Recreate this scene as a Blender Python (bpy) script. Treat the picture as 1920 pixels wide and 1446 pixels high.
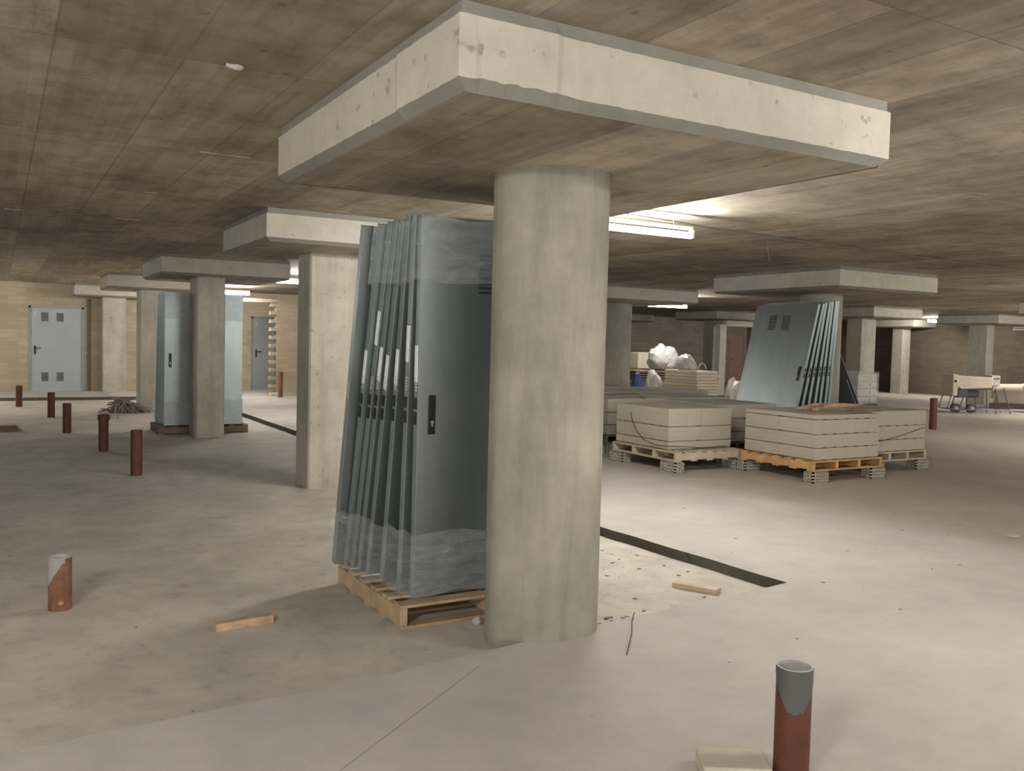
import bpy, bmesh, math, random
from mathutils import Vector, Matrix, Euler
S = bpy.context.scene
for o in list(bpy.data.objects): bpy.data.objects.remove(o)
COL = S.collection
R = math.radians
rnd = random.Random(7)

# ------------------------------------------------------------------ camera
F_PX, PITCH, ROLL, YAW, EYE = 1661.6, 0.04896, 0.02489, 0.5255, 1.52
fw = Vector((math.sin(YAW)*math.cos(PITCH), math.cos(YAW)*math.cos(PITCH), -math.sin(PITCH)))
rt = Vector((math.cos(YAW), -math.sin(YAW), 0)); up = rt.cross(fw)
c_, s_ = math.cos(ROLL), math.sin(ROLL)
rt2 = c_*rt + s_*up; up2 = -s_*rt + c_*up
cam = bpy.data.cameras.new('camera'); co = bpy.data.objects.new('camera', cam); COL.objects.link(co)
cam.sensor_width = 36; cam.lens = F_PX/1920*36; cam.clip_start = .05; cam.clip_end = 200
M = Matrix((rt2, up2, -fw)).transposed().to_4x4(); M.translation = Vector((0, 0, EYE)); co.matrix_world = M
S.camera = co

# ------------------------------------------------------------------ world, exposure
w = bpy.data.worlds.new('world'); S.world = w; w.use_nodes = True
w.node_tree.nodes['Background'].inputs[0].default_value = (.80, .77, .715, 1)
w.node_tree.nodes['Background'].inputs[1].default_value = 1.0
S.view_settings.view_transform = 'Standard'; S.view_settings.look = 'None'
S.view_settings.exposure = 1.87; S.view_settings.gamma = 1; S.view_settings.use_curve_mapping = False
TUBE = 62.0          # radiance of a lit fluorescent tube
# (x0, x1, y, z, strength factor) : lit tubes, all running along x
LAMPS = [(3.97, 5.42, 6.18, 2.52, 1.15, 'bright fluorescent tube light just right of the front round column'),
         (4.27, 5.70, 16.35, 2.53, .8, 'fluorescent tube light beside the narrow square column, at the edge of its capital'),
         (3.90, 5.30, 22.0, 2.53, 1.2, 'small far fluorescent tube light above the wrapped doors near the grey back door'),
         (13.1, 14.3, 16.4, 2.46, .95, 'far fluorescent tube light between the two right-hand drop capitals'),
         (27.1, 27.6, 18.95, 2.57, 3.2, 'tiny farthest fluorescent light at the far right over the brown wall')]
LAMPS_OUT = [(-2.6, -1.1, .1, 2.55, 2.5, 'lit tube light left of the camera, out of the frame'),  # unseen tubes added to reach the brightness; near two placed from cast shadows
             (4.0, 5.5, 1.1, 2.58, .75, 'lit tube light behind the camera to the right, out of the frame'),
             (10.0, 11.5, 1.6, 2.58, .4, 'added lit tube light on the ceiling beyond the right edge of the frame'),
             (15.5, 17.0, 6.2, 2.58, 2.0, 'added lit tube light farther beyond the right edge of the frame'),
             (-3.4, -1.9, 21.5, 2.58, 1.9, 'unseen lit tube light beyond the left edge near the far brick wall'),
             (22.5, 24.0, 11.0, 2.58, 2.4, 'added lit tube light over the mixer, out of the frame to the right')]

# ------------------------------------------------------------------ node helpers
def newmat(name, rough=.85, metal=0, spec=.3):
    m = bpy.data.materials.new(name); m.use_nodes = True
    nt = m.node_tree; b = nt.nodes['Principled BSDF']
    b.inputs['Roughness'].default_value = rough; b.inputs['Metallic'].default_value = metal
    b.inputs['Specular IOR Level'].default_value = spec
    return m, nt, b
def N(nt, t, **kw):
    n = nt.nodes.new(t)
    for k, v in kw.items(): setattr(n, k, v)
    return n
def L(nt, a, b): nt.links.new(a, b)
def pos(nt, scale=(1, 1, 1), obj=False, loc=(0, 0, 0)):
    if obj: src = N(nt, 'ShaderNodeTexCoord').outputs['Object']
    else: src = N(nt, 'ShaderNodeNewGeometry').outputs['Position']
    mp = N(nt, 'ShaderNodeMapping'); mp.inputs['Scale'].default_value = scale; mp.inputs['Location'].default_value = loc
    L(nt, src, mp.inputs['Vector']); return mp.outputs['Vector']
def noise(nt, vec, scale, detail=5, rough=.6, dist=0):
    n = N(nt, 'ShaderNodeTexNoise'); n.inputs['Scale'].default_value = scale; n.inputs['Detail'].default_value = detail
    n.inputs['Roughness'].default_value = rough; n.inputs['Distortion'].default_value = dist
    L(nt, vec, n.inputs['Vector']); return n.outputs['Fac']
def ramp(nt, fac, stops):
    r = N(nt, 'ShaderNodeValToRGB'); e = r.color_ramp.elements
    while len(e) < len(stops): e.new(.5)
    for i, (p, c) in enumerate(stops):
        e[i].position = p; e[i].color = (c, c, c, 1) if isinstance(c, (int, float)) else (*c, 1)
    L(nt, fac, r.inputs['Fac']); return r.outputs['Color']
def mix(nt, a, b, fac=1.0, mode='MULTIPLY'):
    m = N(nt, 'ShaderNodeMix', data_type='RGBA', blend_type=mode)
    for sock, v in ((m.inputs['Factor'], fac), (m.inputs[6], a), (m.inputs[7], b)):
        if isinstance(v, (int, float)): sock.default_value = v if sock.type == 'VALUE' else (v, v, v, 1)
        elif isinstance(v, tuple): sock.default_value = (*v, 1)
        else: L(nt, v, sock)
    return m.outputs[2]
def bump(nt, b, h, strength=.3, dist=.01):
    n = N(nt, 'ShaderNodeBump'); n.inputs['Strength'].default_value = strength; n.inputs['Distance'].default_value = dist
    L(nt, h, n.inputs['Height']); L(nt, n.outputs['Normal'], b.inputs['Normal'])

def concrete(name, base, big=.25, streak=None, spots=True, rough=.9, stain=.6):
    m, nt, b = newmat(name, rough)
    v = pos(nt)
    c = mix(nt, (*base,), ramp(nt, noise(nt, v, .9, 6, .62), [(.3, 1-big), (.7, 1+big*.35)]))
    c = mix(nt, c, ramp(nt, noise(nt, v, 5.5, 6, .7), [(.3, .86), (.68, 1.06)]))
    if streak:
        sv = pos(nt, streak)
        c = mix(nt, c, ramp(nt, noise(nt, sv, 1.0, 5, .65, .4), [(.28, 1-stain*.55), (.5, 1.0), (.75, 1.08)]))
    if spots:
        c = mix(nt, c, ramp(nt, noise(nt, v, 14, 3, .5), [(.27, .62), (.34, 1.0)]))
    L(nt, c, b.inputs['Base Color'])
    bump(nt, b, noise(nt, v, 45, 6, .7), .35, .006)
    return m

def board_ceiling(name, base):
    m, nt, b = newmat(name, .9)
    g = N(nt, 'ShaderNodeNewGeometry'); sx = N(nt, 'ShaderNodeSeparateXYZ'); L(nt, g.outputs['Position'], sx.inputs[0])
    cx = N(nt, 'ShaderNodeCombineXYZ')
    ax = N(nt, 'ShaderNodeMath', operation='ADD'); ax.inputs[1].default_value = 20*2.03-.03; L(nt, sx.outputs['Y'], ax.inputs[0])
    ay = N(nt, 'ShaderNodeMath', operation='ADD'); ay.inputs[1].default_value = 20-.2; L(nt, sx.outputs['X'], ay.inputs[0])
    L(nt, ax.outputs[0], cx.inputs['X']); L(nt, ay.outputs[0], cx.inputs['Y'])
    def brick(c1, c2, mo, msize, width, row, off=0):
        t = N(nt, 'ShaderNodeTexBrick'); t.offset = off; t.squash = 1
        for k, val in (('Color1', c1), ('Color2', c2), ('Mortar', mo)): t.inputs[k].default_value = (val, val, val, 1)
        t.inputs['Scale'].default_value = 1; t.inputs['Mortar Size'].default_value = msize; t.inputs['Mortar Smooth'].default_value = .3
        t.inputs['Brick Width'].default_value = width; t.inputs['Row Height'].default_value = row
        L(nt, cx.outputs[0], t.inputs['Vector']); return t
    t1 = brick(.74, 1.10, .68, .006, 2.03, .5)
    t2 = brick(.90, 1.06, .86, .003, 2.03, .166)
    c = mix(nt, (*base,), t1.outputs['Color']); c = mix(nt, c, t2.outputs['Color'], .8)
    v = pos(nt)
    c = mix(nt, c, ramp(nt, noise(nt, v, .7, 6, .65), [(.3, (.66, .62, .60)), (.5, (.97, .97, .98)), (.7, (1.14, 1.13, 1.10))]))
    c = mix(nt, c, ramp(nt, noise(nt, pos(nt, (9, .9, 1)), 1.0, 6, .7, .3), [(.3, .74), (.55, 1.0), (.75, 1.08)]))
    c = mix(nt, c, ramp(nt, noise(nt, v, 3.2, 6, .72), [(.33, .70), (.55, 1.03)]))
    c = mix(nt, c, ramp(nt, noise(nt, v, 11, 3, .5), [(.25, .6), (.31, 1.0)]))
    L(nt, c, b.inputs['Base Color'])
    h = mix(nt, t1.outputs['Color'], noise(nt, v, 30, 6, .7), .4, 'ADD')
    bump(nt, b, h, .35, .006)
    return m

def floor_mat(name, base, worn):
    m, nt, b = newmat(name, .82)
    v = pos(nt)
    g = N(nt, 'ShaderNodeNewGeometry'); sx = N(nt, 'ShaderNodeSeparateXYZ'); L(nt, g.outputs['Position'], sx.inputs[0])
    c = mix(nt, (*base,), ramp(nt, noise(nt, v, .55, 6, .6, .5), [(.3, .86), (.7, 1.06)]))
    if worn:   # browner rougher screed east of the smooth lane
        n = noise(nt, v, .8, 4, .6)
        a = N(nt, 'ShaderNodeMath', operation='MULTIPLY_ADD'); L(nt, n, a.inputs[0]); a.inputs[1].default_value = 1.2; L(nt, sx.outputs['X'], a.inputs[2])
        f = ramp(nt, a.outputs[0], [(0, 0), (1, 1)])
        mr = N(nt, 'ShaderNodeMapRange'); L(nt, a.outputs[0], mr.inputs['Value'])
        mr.inputs['From Min'].default_value = 7.1; mr.inputs['From Max'].default_value = 7.7
        c = mix(nt, c, mix(nt, c, (.90, .85, .78)), mr.outputs[0], 'MIX')
        c = mix(nt, c, ramp(nt, noise(nt, pos(nt, (1, 1, 1), loc=(3, 9, 0)), 1.6, 6, .65), [(.32, .9), (.6, 1.0)]))
    else:
        c = mix(nt, c, ramp(nt, noise(nt, v, 1.7, 6, .68, .4), [(.3, .76), (.62, 1.05)]))
        c = mix(nt, c, ramp(nt, noise(nt, v, 9, 5, .7), [(.28, .8), (.45, 1.0)]))
    c = mix(nt, c, ramp(nt, noise(nt, v, 38, 3, .6), [(.24, .7), (.3, 1.0)]))
    c = mix(nt, c, ramp(nt, noise(nt, v, 4.5, 5, .7), [(.3, .94), (.7, 1.04)]))
    L(nt, c, b.inputs['Base Color'])
    bump(nt, b, mix(nt, noise(nt, v, 60, 5, .7), noise(nt, v, 7, 5, .6), .5, 'MIX'), .25 if worn else .5, .008)
    return m

def brick_wall(name, base, mortar, axis):
    m, nt, b = newmat(name, .9)
    g = N(nt, 'ShaderNodeNewGeometry'); sx = N(nt, 'ShaderNodeSeparateXYZ'); L(nt, g.outputs['Position'], sx.inputs[0])
    cx = N(nt, 'ShaderNodeCombineXYZ'); L(nt, sx.outputs[axis], cx.inputs['X']); L(nt, sx.outputs['Z'], cx.inputs['Y'])
    t = N(nt, 'ShaderNodeTexBrick'); t.offset = .5
    t.inputs['Color1'].default_value = (*[k*.88 for k in base], 1); t.inputs['Color2'].default_value = (*[k*1.08 for k in base], 1)
    t.inputs['Mortar'].default_value = (*mortar, 1); t.inputs['Scale'].default_value = 1; t.inputs['Mortar Size'].default_value = .008
    t.inputs['Mortar Smooth'].default_value = .4
    t.inputs['Brick Width'].default_value = .4; t.inputs['Row Height'].default_value = .1025
    L(nt, cx.outputs[0], t.inputs['Vector'])
    v = pos(nt)
    c = mix(nt, t.outputs['Color'], ramp(nt, noise(nt, v, 1.2, 6, .6), [(.3, .85), (.7, 1.08)]))
    L(nt, c, b.inputs['Base Color']); bump(nt, b, t.outputs['Fac'], -.3, .006)
    return m

def simple(name, col, rough=.7, metal=0, var=.12, scale=8, spec=.4, stretch=(1, 1, 1), bmp=0):
    m, nt, b = newmat(name, rough, metal, spec)
    v = pos(nt, stretch, obj=True)
    c = mix(nt, (*col,), ramp(nt, noise(nt, v, scale, 5, .65), [(.3, 1-var), (.7, 1+var*.5)]))
    L(nt, c, b.inputs['Base Color'])
    if bmp: bump(nt, b, noise(nt, v, scale*5, 5, .7), bmp, .004)
    return m

MAT = {}
MAT['ceiling'] = board_ceiling('board_marked_concrete', (.485, .422, .33))
MAT['soffit'] = MAT['ceiling']
MAT['capital'] = concrete('pale_capital_concrete', (.52, .49, .415), .16, spots=True)
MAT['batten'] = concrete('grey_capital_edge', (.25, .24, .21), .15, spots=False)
MAT['column'] = concrete('column_concrete', (.39, .37, .305), .34, streak=(5.5, 5.5, .5), spots=False, rough=.8, stain=.5)
MAT['column_pale'] = concrete('pale_column_concrete', (.47, .44, .365), .25, streak=(5.5, 5.5, .5), spots=True, rough=.85, stain=.4)
MAT['floor'] = floor_mat('smooth_dusty_concrete', (.515, .495, .46), True)
MAT['recess'] = floor_mat('rough_dusty_screed', (.58, .55, .48), False)
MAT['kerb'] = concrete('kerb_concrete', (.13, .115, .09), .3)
MAT['brick_x'] = brick_wall('beige_brick_x', (.42, .35, .25), (.36, .31, .23), 'X')
MAT['brick_dark_x'] = brick_wall('brown_brick_x', (.42, .36, .28), (.35, .30, .235), 'X')
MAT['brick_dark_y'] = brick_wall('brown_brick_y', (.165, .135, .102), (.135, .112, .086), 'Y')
MAT['galv'] = simple('galvanised_steel', (.33, .37, .37), .40, .9, .16, 3, .5, (1, 1, .4))
MAT['galv_edge'] = simple('galvanised_edge', (.27, .32, .32), .42, .45, .12, 5)
MAT['door_paint'] = simple('grey_door', (.36, .40, .40), .45, .3, .08, 2)
MAT['vent'] = simple('vent_grey', (.15, .165, .165), .6)
MAT['black'] = simple('black_plastic', (.012, .012, .013), .4)
MAT['steel'] = simple('steel', (.55, .55, .55), .3, .9)
MAT['slot_shade'] = simple('dark_slot_shade', (.03, .035, .035), .7)  # dark bars stand in for the shade inside the vent slots
MAT['pvc'] = simple('brown_pvc', (.115, .038, .022), .55, 0, .3, 9)
MAT['pvc_dusty'] = simple('dusty_pvc', (.22, .10, .065), .8, 0, .45, 14)
MAT['tape'] = simple('grey_tape', (.10, .107, .10), .5, 0, .12)
MAT['tape_dusty'] = simple('dusty_grey_tape', (.33, .33, .30), .8, 0, .3, 16)
MAT['lining'] = simple('grey_lining', (.50, .50, .47), .6, 0, .2, 16)
MAT['wood'] = simple('raw_pallet_wood', (.46, .34, .22), .8, 0, .3, 6, .3, (1, 1, 1), .3)
MAT['wood_pale'] = simple('pale_pallet_wood', (.55, .47, .35), .8, 0, .25, 6, .3, (1, 1, 1), .3)
MAT['wood_orange'] = simple('orange_pallet_wood', (.60, .36, .16), .75, 0, .3, 6, .3, (1, 1, 1), .3)
MAT['wood_dark'] = simple('dark_pallet_wood', (.20, .15, .11), .85, 0, .3, 6, .3, (1, 1, 1), .3)
MAT['splinter'] = simple('splintered_wood', (.50, .33, .21), .8, 0, .35, 12)
MAT['block'] = simple('grey_beige_block', (.50, .465, .385), .92, 0, .10, 1.2, .2, (1, 1, 1), .2)
MAT['plaster'] = simple('beige_board', (.70, .61, .47), .9, 0, .1, 3)
MAT['hollow'] = simple('hollow_brick', (.52, .48, .40), .92, 0, .14, 8)
MAT['hole_shade'] = simple('brick_hole_shade', (.06, .05, .04), .95)
MAT['clay'] = simple('clay_brick', (.42, .22, .13), .9, 0, .25, 8)
MAT['white_plastic'] = simple('white_plastic', (.50, .48, .45), .35, 0, .1, 6)
MAT['bag'] = simple('crumpled_plastic_sheet', (.40, .39, .37), .25, 0, .12, 9, .6)
MAT['blue'] = simple('blue_plastic', (.06, .09, .30), .5)
MAT['dark_stuff'] = simple('dark_rubber', (.03, .025, .022), .7)
MAT['debris'] = simple('chips', (.27, .24, .19), .9)
MAT['machine'] = simple('cream_painted_machine', (.60, .53, .42), .55, 0, .12, 5)
MAT['frame_steel'] = simple('dark_tube_steel', (.14, .14, .15), .5, .4)
MAT['tyre'] = simple('wheel_rubber', (.10, .09, .08), .8)
MAT['pale_concrete'] = concrete('pale_cast_frame', (.76, .71, .60), .1, spots=False)
MAT['mortar'] = simple('pale_brick', (.62, .55, .43), .9, 0, .12, 6)
MAT['cable'] = simple('grey_cable', (.16, .15, .12), .6)
MAT['door_wood'] = simple('pinkish_wooden_door', (.50, .34, .25), .7, 0, .08)
MAT['sheet_dark'] = simple('dark_metal_sheet', (.12, .125, .14), .5, .3)
def sticker():
    m, nt, b = newmat('white_printed_sticker', .5)
    v = pos(nt, (60, 60, 14), obj=True)
    bk = N(nt, 'ShaderNodeTexVoronoi'); bk.inputs['Scale'].default_value = 3.2; L(nt, v, bk.inputs['Vector'])
    c = mix(nt, (.88, .90, .92), ramp(nt, bk.outputs['Distance'], [(.18, .45), (.3, 1.0)]), .8)
    L(nt, c, b.inputs['Base Color']); return m
MAT['sticker'] = sticker()
def film(name, alpha, rough=.16):
    m, nt, b = newmat(name, rough, 0, .5)
    b.inputs['Base Color'].default_value = (.75, .8, .82, 1)
    v = pos(nt, (1, 1, 3.5))
    n = noise(nt, v, 7, 6, .7, .8)
    a = ramp(nt, n, [(.35, alpha*.35), (.62, alpha), (.78, min(1, alpha*2.6))])
    L(nt, a, b.inputs['Alpha']); bump(nt, b, noise(nt, v, 16, 5, .7, .6), .8, .01)
    return m
MAT['film'] = film('clear_stretch_film', .26, .13)
MAT['film_thick'] = film('milky_stretch_film', .28, .25)
def emit(name, strength):
    m, nt, b = newmat(name, .5)
    b.inputs['Base Color'].default_value = (.9, .9, .9, 1)
    b.inputs['Emission Color'].default_value = (1, .97, .93, 1); b.inputs['Emission Strength'].default_value = strength
    return m

# ------------------------------------------------------------------ mesh helpers
def bx(bm, x0, x1, y0, y1, z0, z1, rot=None, piv=None):
    v = [bm.verts.new((x, y, z)) for x in (x0, x1) for y in (y0, y1) for z in (z0, z1)]
    for f in ((0, 1, 3, 2), (4, 6, 7, 5), (0, 4, 5, 1), (2, 3, 7, 6), (0, 2, 6, 4), (1, 5, 7, 3)):
        bm.faces.new([v[i] for i in f])
    if rot is not None:
        bmesh.ops.rotate(bm, verts=v, cent=piv or ((x0+x1)/2, (y0+y1)/2, (z0+z1)/2), matrix=Euler(rot).to_matrix())
    return v
def tube(bm, pts, r, n=8, cap=True):
    pts = [Vector(p) for p in pts]; rings = []
    for i, p in enumerate(pts):
        d = (pts[min(i+1, len(pts)-1)]-pts[max(i-1, 0)]).normalized()
        a = d.cross(Vector((0, 0, 1)))
        if a.length < .01: a = d.cross(Vector((1, 0, 0)))
        a.normalize(); b = d.cross(a)
        rr = r[i] if isinstance(r, (list, tuple)) else r
        rings.append([bm.verts.new(p+rr*(a*math.cos(t*2*math.pi/n)+b*math.sin(t*2*math.pi/n))) for t in range(n)])
    for q in range(len(rings)-1):
        for t in range(n):
            bm.faces.new([rings[q][t], rings[q][(t+1) % n], rings[q+1][(t+1) % n], rings[q+1][t]])
    if cap: bm.faces.new(rings[0][::-1]); bm.faces.new(rings[-1])
def lathe(bm, prof, cx=0, cy=0, n=48, close=False):
    rings = [[bm.verts.new((cx+r*math.cos(t*2*math.pi/n), cy+r*math.sin(t*2*math.pi/n), z)) for t in range(n)] for r, z in prof]
    m = len(rings)
    for q in range(m if close else m-1):
        a, b = rings[q], rings[(q+1) % m]
        for t in range(n): bm.faces.new([a[t], a[(t+1) % n], b[(t+1) % n], b[t]])
    return rings
def prism(bm, poly, z0, z1):
    a = [bm.verts.new((x, y, z0)) for x, y in poly]; b = [bm.verts.new((x, y, z1)) for x, y in poly]
    bm.faces.new(a[::-1]); bm.faces.new(b)
    for i in range(len(a)): bm.faces.new([a[i], a[(i+1) % len(a)], b[(i+1) % len(a)], b[i]])
def obj(name, bm, mat, parent=None, bevel=0, smooth=False, label=None, mats=None):
    bmesh.ops.recalc_face_normals(bm, faces=bm.faces)
    me = bpy.data.meshes.new(name); bm.to_mesh(me); bm.free()
    for m in (mats or [mat]): me.materials.append(MAT[m] if isinstance(m, str) else m)
    o = bpy.data.objects.new(name, me); COL.objects.link(o)
    if parent: o.parent = parent
    if smooth:
        for p in me.polygons: p.use_smooth = True
        try: me.set_sharp_from_angle(angle=R(40))
        except Exception: pass
    if bevel:
        md = o.modifiers.new('bevel', 'BEVEL'); md.width = bevel; md.segments = 2; md.limit_method = 'ANGLE'
    if label: o['label'] = label
    return o
def box(name, mat, parent, *a, bevel=0, label=None, rot=None):
    bm = bmesh.new(); bx(bm, *a, rot=rot); return obj(name, bm, mat, parent, bevel, label=label)
def tag(o, label, cat, group=None, kind=None):
    o['label'] = label; o['category'] = cat
    if group: o['group'] = group
    if kind: o['kind'] = kind
    return o
def thing(name, label, cat, loc=(0, 0, 0), rot=(0, 0, 0), group=None):
    o = bpy.data.objects.new(name, None); COL.objects.link(o); o.empty_display_size = .1
    o.location = loc; o.rotation_euler = rot
    return tag(o, label, cat, group)
def struct(name, bm, mat, parent=None, mats=None, label=None, bevel=0):
    o = obj(name, bm, mat, parent, bevel, mats=mats)
    if not parent: o['kind'] = 'structure'
    if label: o['label'] = label
    return o
def dup(root, loc, rot, label, group=None):
    r = root.copy(); COL.objects.link(r); r.location = loc; r.rotation_euler = rot; r['label'] = label
    if group: r['group'] = group
    for ch in list(root.children):
        c = ch.copy(); COL.objects.link(c); c.parent = r
        for g in ch.children:
            d = g.copy(); COL.objects.link(d); d.parent = c
    return r

# ------------------------------------------------------------------ setting
ZR = -.075
XL, XR, YF, YB = -12.0, 29.3, -8.0, 28.5
# outline of the lower recess in the slab
corners = [(-12, 3.5), (0, 3.59), (1.5, 3.68), (2.84, 3.86), (4.44, 4.02), (4.34, 6.0), (4.15, 14), (4.15, 22.72), (-12, 22.72)]
rec = []
for i in range(len(corners)):
    a, b = Vector(corners[i]), Vector(corners[(i+1) % len(corners)])
    if i == len(corners)-1: rec.append(tuple(a)); continue
    n = max(1, int((b-a).length/.22))
    for k in range(n):
        p = a.lerp(b, k/n)
        if k: p += Vector((rnd.uniform(-1, 1), rnd.uniform(-1, 1)))*.009
        rec.append(tuple(p))
bm = bmesh.new()
def loop(bm, pts, z):
    v = [bm.verts.new((x, y, z)) for x, y in pts]
    return v, [bm.edges.new((v[i], v[(i+1) % len(v)])) for i in range(len(v))]
# floor top: outer frame minus the recess (outer is cut where the recess reaches the left wall)
i0 = [i for i, p in enumerate(rec) if abs(p[0]+12) < 1e-6]
outer = rec[:]                       # recess boundary from (-12,3.5) ... to (-12,22.72)
poly = [(-12, YF), (XR, YF), (XR, 30), (-12, 30)] + outer[::-1]
v = [bm.verts.new((x, y, 0)) for x, y in poly]
bm.faces.new(v)
bmesh.ops.triangulate(bm, faces=bm.faces)
n1 = len(bm.faces)
top = v[4:][::-1]
low = [bm.verts.new((x, y, ZR)) for x, y in outer]
f = bm.faces.new(low); r = bmesh.ops.triangulate(bm, faces=[f])
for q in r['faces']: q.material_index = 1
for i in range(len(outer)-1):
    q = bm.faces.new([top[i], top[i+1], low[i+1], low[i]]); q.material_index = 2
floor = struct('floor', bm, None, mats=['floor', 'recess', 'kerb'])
bpy.context.view_layer.update()

bm = bmesh.new(); bx(bm, XL, XR, YF, 30, 2.708, 2.95)
# thin concrete fins left by the formwork joints
for yj in (4.03, 6.08, 8.10, 10.13, 2.05):
    x = -1.2
    while x < 12:
        ln = rnd.uniform(.15, .7)
        if rnd.random() < .3 and not (1.3 < x < 3.75 and 2.7 < yj < 5.2) and not (2.0 < x+ln < 4.1 and 8.2 < yj < 10.2):
            bx(bm, x, min(x+ln*.6, 12), yj-.003, yj+.003, 2.708-rnd.uniform(.002, .006), 2.709)
        x += ln+rnd.uniform(0, .3)
struct('ceiling', bm, 'ceiling')
bm = bmesh.new()
def wall_with_opening(bm, x0, x1, y0, y1, z1, ops):
    xs = x0
    for a, b, h in sorted(ops):
        bx(bm, xs, a, y0, y1, -.0, z1); bx(bm, a, b, y0, y1, h, z1); xs = b
    bx(bm, xs, x1, y0, y1, 0, z1)
WY = 25.1
D1 = (.64, 1.88, 2.13); D2 = (6.10, 6.98, 2.05)
wall_with_opening(bm, XL, 9.0, WY, WY+.2, 2.708, [D1, D2]); struct('wall_left', bm, 'brick_x')
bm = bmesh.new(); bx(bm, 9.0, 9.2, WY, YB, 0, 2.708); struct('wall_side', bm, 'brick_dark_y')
D3 = (27.4, 28.15, 2.05)
bm = bmesh.new(); wall_with_opening(bm, 9.2, XR, YB, YB+.2, 2.708, [D3]); struct('wall_back', bm, 'brick_dark_x')
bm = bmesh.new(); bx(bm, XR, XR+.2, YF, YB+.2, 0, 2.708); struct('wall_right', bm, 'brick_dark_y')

bm = bmesh.new(); bx(bm, XL-.2, XL, 3.0, WY+.2, ZR, 2.708); struct('wall_west', bm, 'brick_dark_y')  # unseen wall added to cut world light from the left, open near end

# short brick wall with a toothed left end
bm = bmesh.new()
bx(bm, 6.07, 8.98, 22.4, 22.6, 0, 2.45)
k = 0; z = 0
while z < 2.42:
    if k % 2 == 0: bx(bm, 5.93, 6.07, 22.4, 22.6, z+.005, min(z+.095, 2.45))
    z += .1025; k += 1
bx(bm, 5.2, 6.6, 22.42, 22.58, 2.36, 2.45)
wt = struct('wall_toothed', bm, 'brick_x'); wt['label'] = 'brick wall stub with a toothed left end'
box('lump', 'mortar', None, 5.9, 6.15, 22.2, 22.38, 0, .09).name = 'loose_brick'
tag(bpy.data.objects['loose_brick'], 'pale loose brick at the foot of the toothed wall end', 'brick')

def steel_door(name, a, b, h, y, label, handle_left=True, vents=True, mat='door_paint'):
    bm = bmesh.new(); bx(bm, a+.05, b-.05, y+.01, y+.06, .01, h-.05)
    d = obj(name, bm, mat); d['kind'] = 'structure'; d['label'] = label
    bm = bmesh.new(); bx(bm, a, a+.05, y-.015, y+.1, 0, h); bx(bm, b-.05, b, y-.015, y+.1, 0, h); bx(bm, a, b, y-.015, y+.1, h-.05, h)
    obj('door_frame', bm, 'galv_edge', d)
    hx = a+.14 if handle_left else b-.14
    bm = bmesh.new(); bx(bm, hx-.02, hx+.02, y-.01, y+.012, .92, 1.14); tube(bm, [(hx, y, 1.08), (hx, y-.05, 1.08), (hx+(.13 if handle_left else -.13), y-.05, 1.08)], .011)
    obj('door_handle', bm, 'black', d)
    if vents:
        for vz in (1.75, .25):
            for vx in (.28, .62):
                bm = bmesh.new(); bx(bm, a+vx, a+vx+.16, y+.004, y+.011, vz, vz+.22)
                for s in range(7): bx(bm, a+vx+.01, a+vx+.15, y-.006, y+.006, vz+.02+s*.029, vz+.032+s*.029, rot=(R(35), 0, 0))
                obj('vent_grille', bm, 'vent', d)
    bm = bmesh.new(); bx(bm, a+.12, a+.17, y+.003, y+.011, h-.28, h-.13); obj('sticker', bm, 'white_plastic', d)
    return d
steel_door('door_1', *D1, WY, 'grey steel door with four vent grilles in the far left brick wall')
steel_door('door_2', *D2, WY, 'narrow grey-green steel door seen past the wrapped doors', vents=False)
bm = bmesh.new(); bx(bm, D3[0], D3[1], YB+.02, YB+.07, 0, 2.05); d3 = obj('door_3', bm, 'door_wood'); d3['kind'] = 'structure'; d3['label'] = 'pinkish wooden door in the dark back wall'
bm = bmesh.new(); tube(bm, [(D3[0]+.05, YB+.02, 1.02), (D3[0]+.05, YB-.03, 1.02), (D3[0]+.15, YB-.03, 1.02)], .01); obj('door_handle', bm, 'black', d3)
bm = bmesh.new(); tube(bm, [(1.98, WY-.03, 0), (1.98, WY-.03, 2.35)], .03, 10); t = obj('wall_pipe', bm, 'cable'); tag(t, 'thin vertical pipe right of the far left steel door', 'pipe')

# pale cast door frame in front of the back wall
t = thing('concrete_doorway', 'pale concrete post and lintel framing a dark doorway by a far column', 'doorway frame', (19.69, 20.95, 0))
box('post', 'pale_concrete', t, 0, .27, 0, .2, 0, 2.25, bevel=.01)
box('lintel', 'pale_concrete', t, .27, 1.55, .02, .2, 2.19, 2.38, bevel=.03)
box('post', 'wood_dark', t, 1.36, 1.52, .04, .2, 0, 2.19)

bm = bmesh.new(); prev = None
for k in range(25):
    t = k/24; x = .6+(1.94-.6)*t; y = 2.6+(3.59-2.6)*t
    a = bm.verts.new((x-.0008, y+.0008, .0008)); b = bm.verts.new((x+.0008, y-.0008, .0008)); c = bm.verts.new((x, y, -.01))
    if prev:
        bm.faces.new([prev[0], a, b, prev[1]]); bm.faces.new([prev[1], b, c, prev[2]]); bm.faces.new([prev[2], c, a, prev[0]])
    prev = (a, b, c)
obj('joint_line', bm, 'cable', floor)

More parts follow.
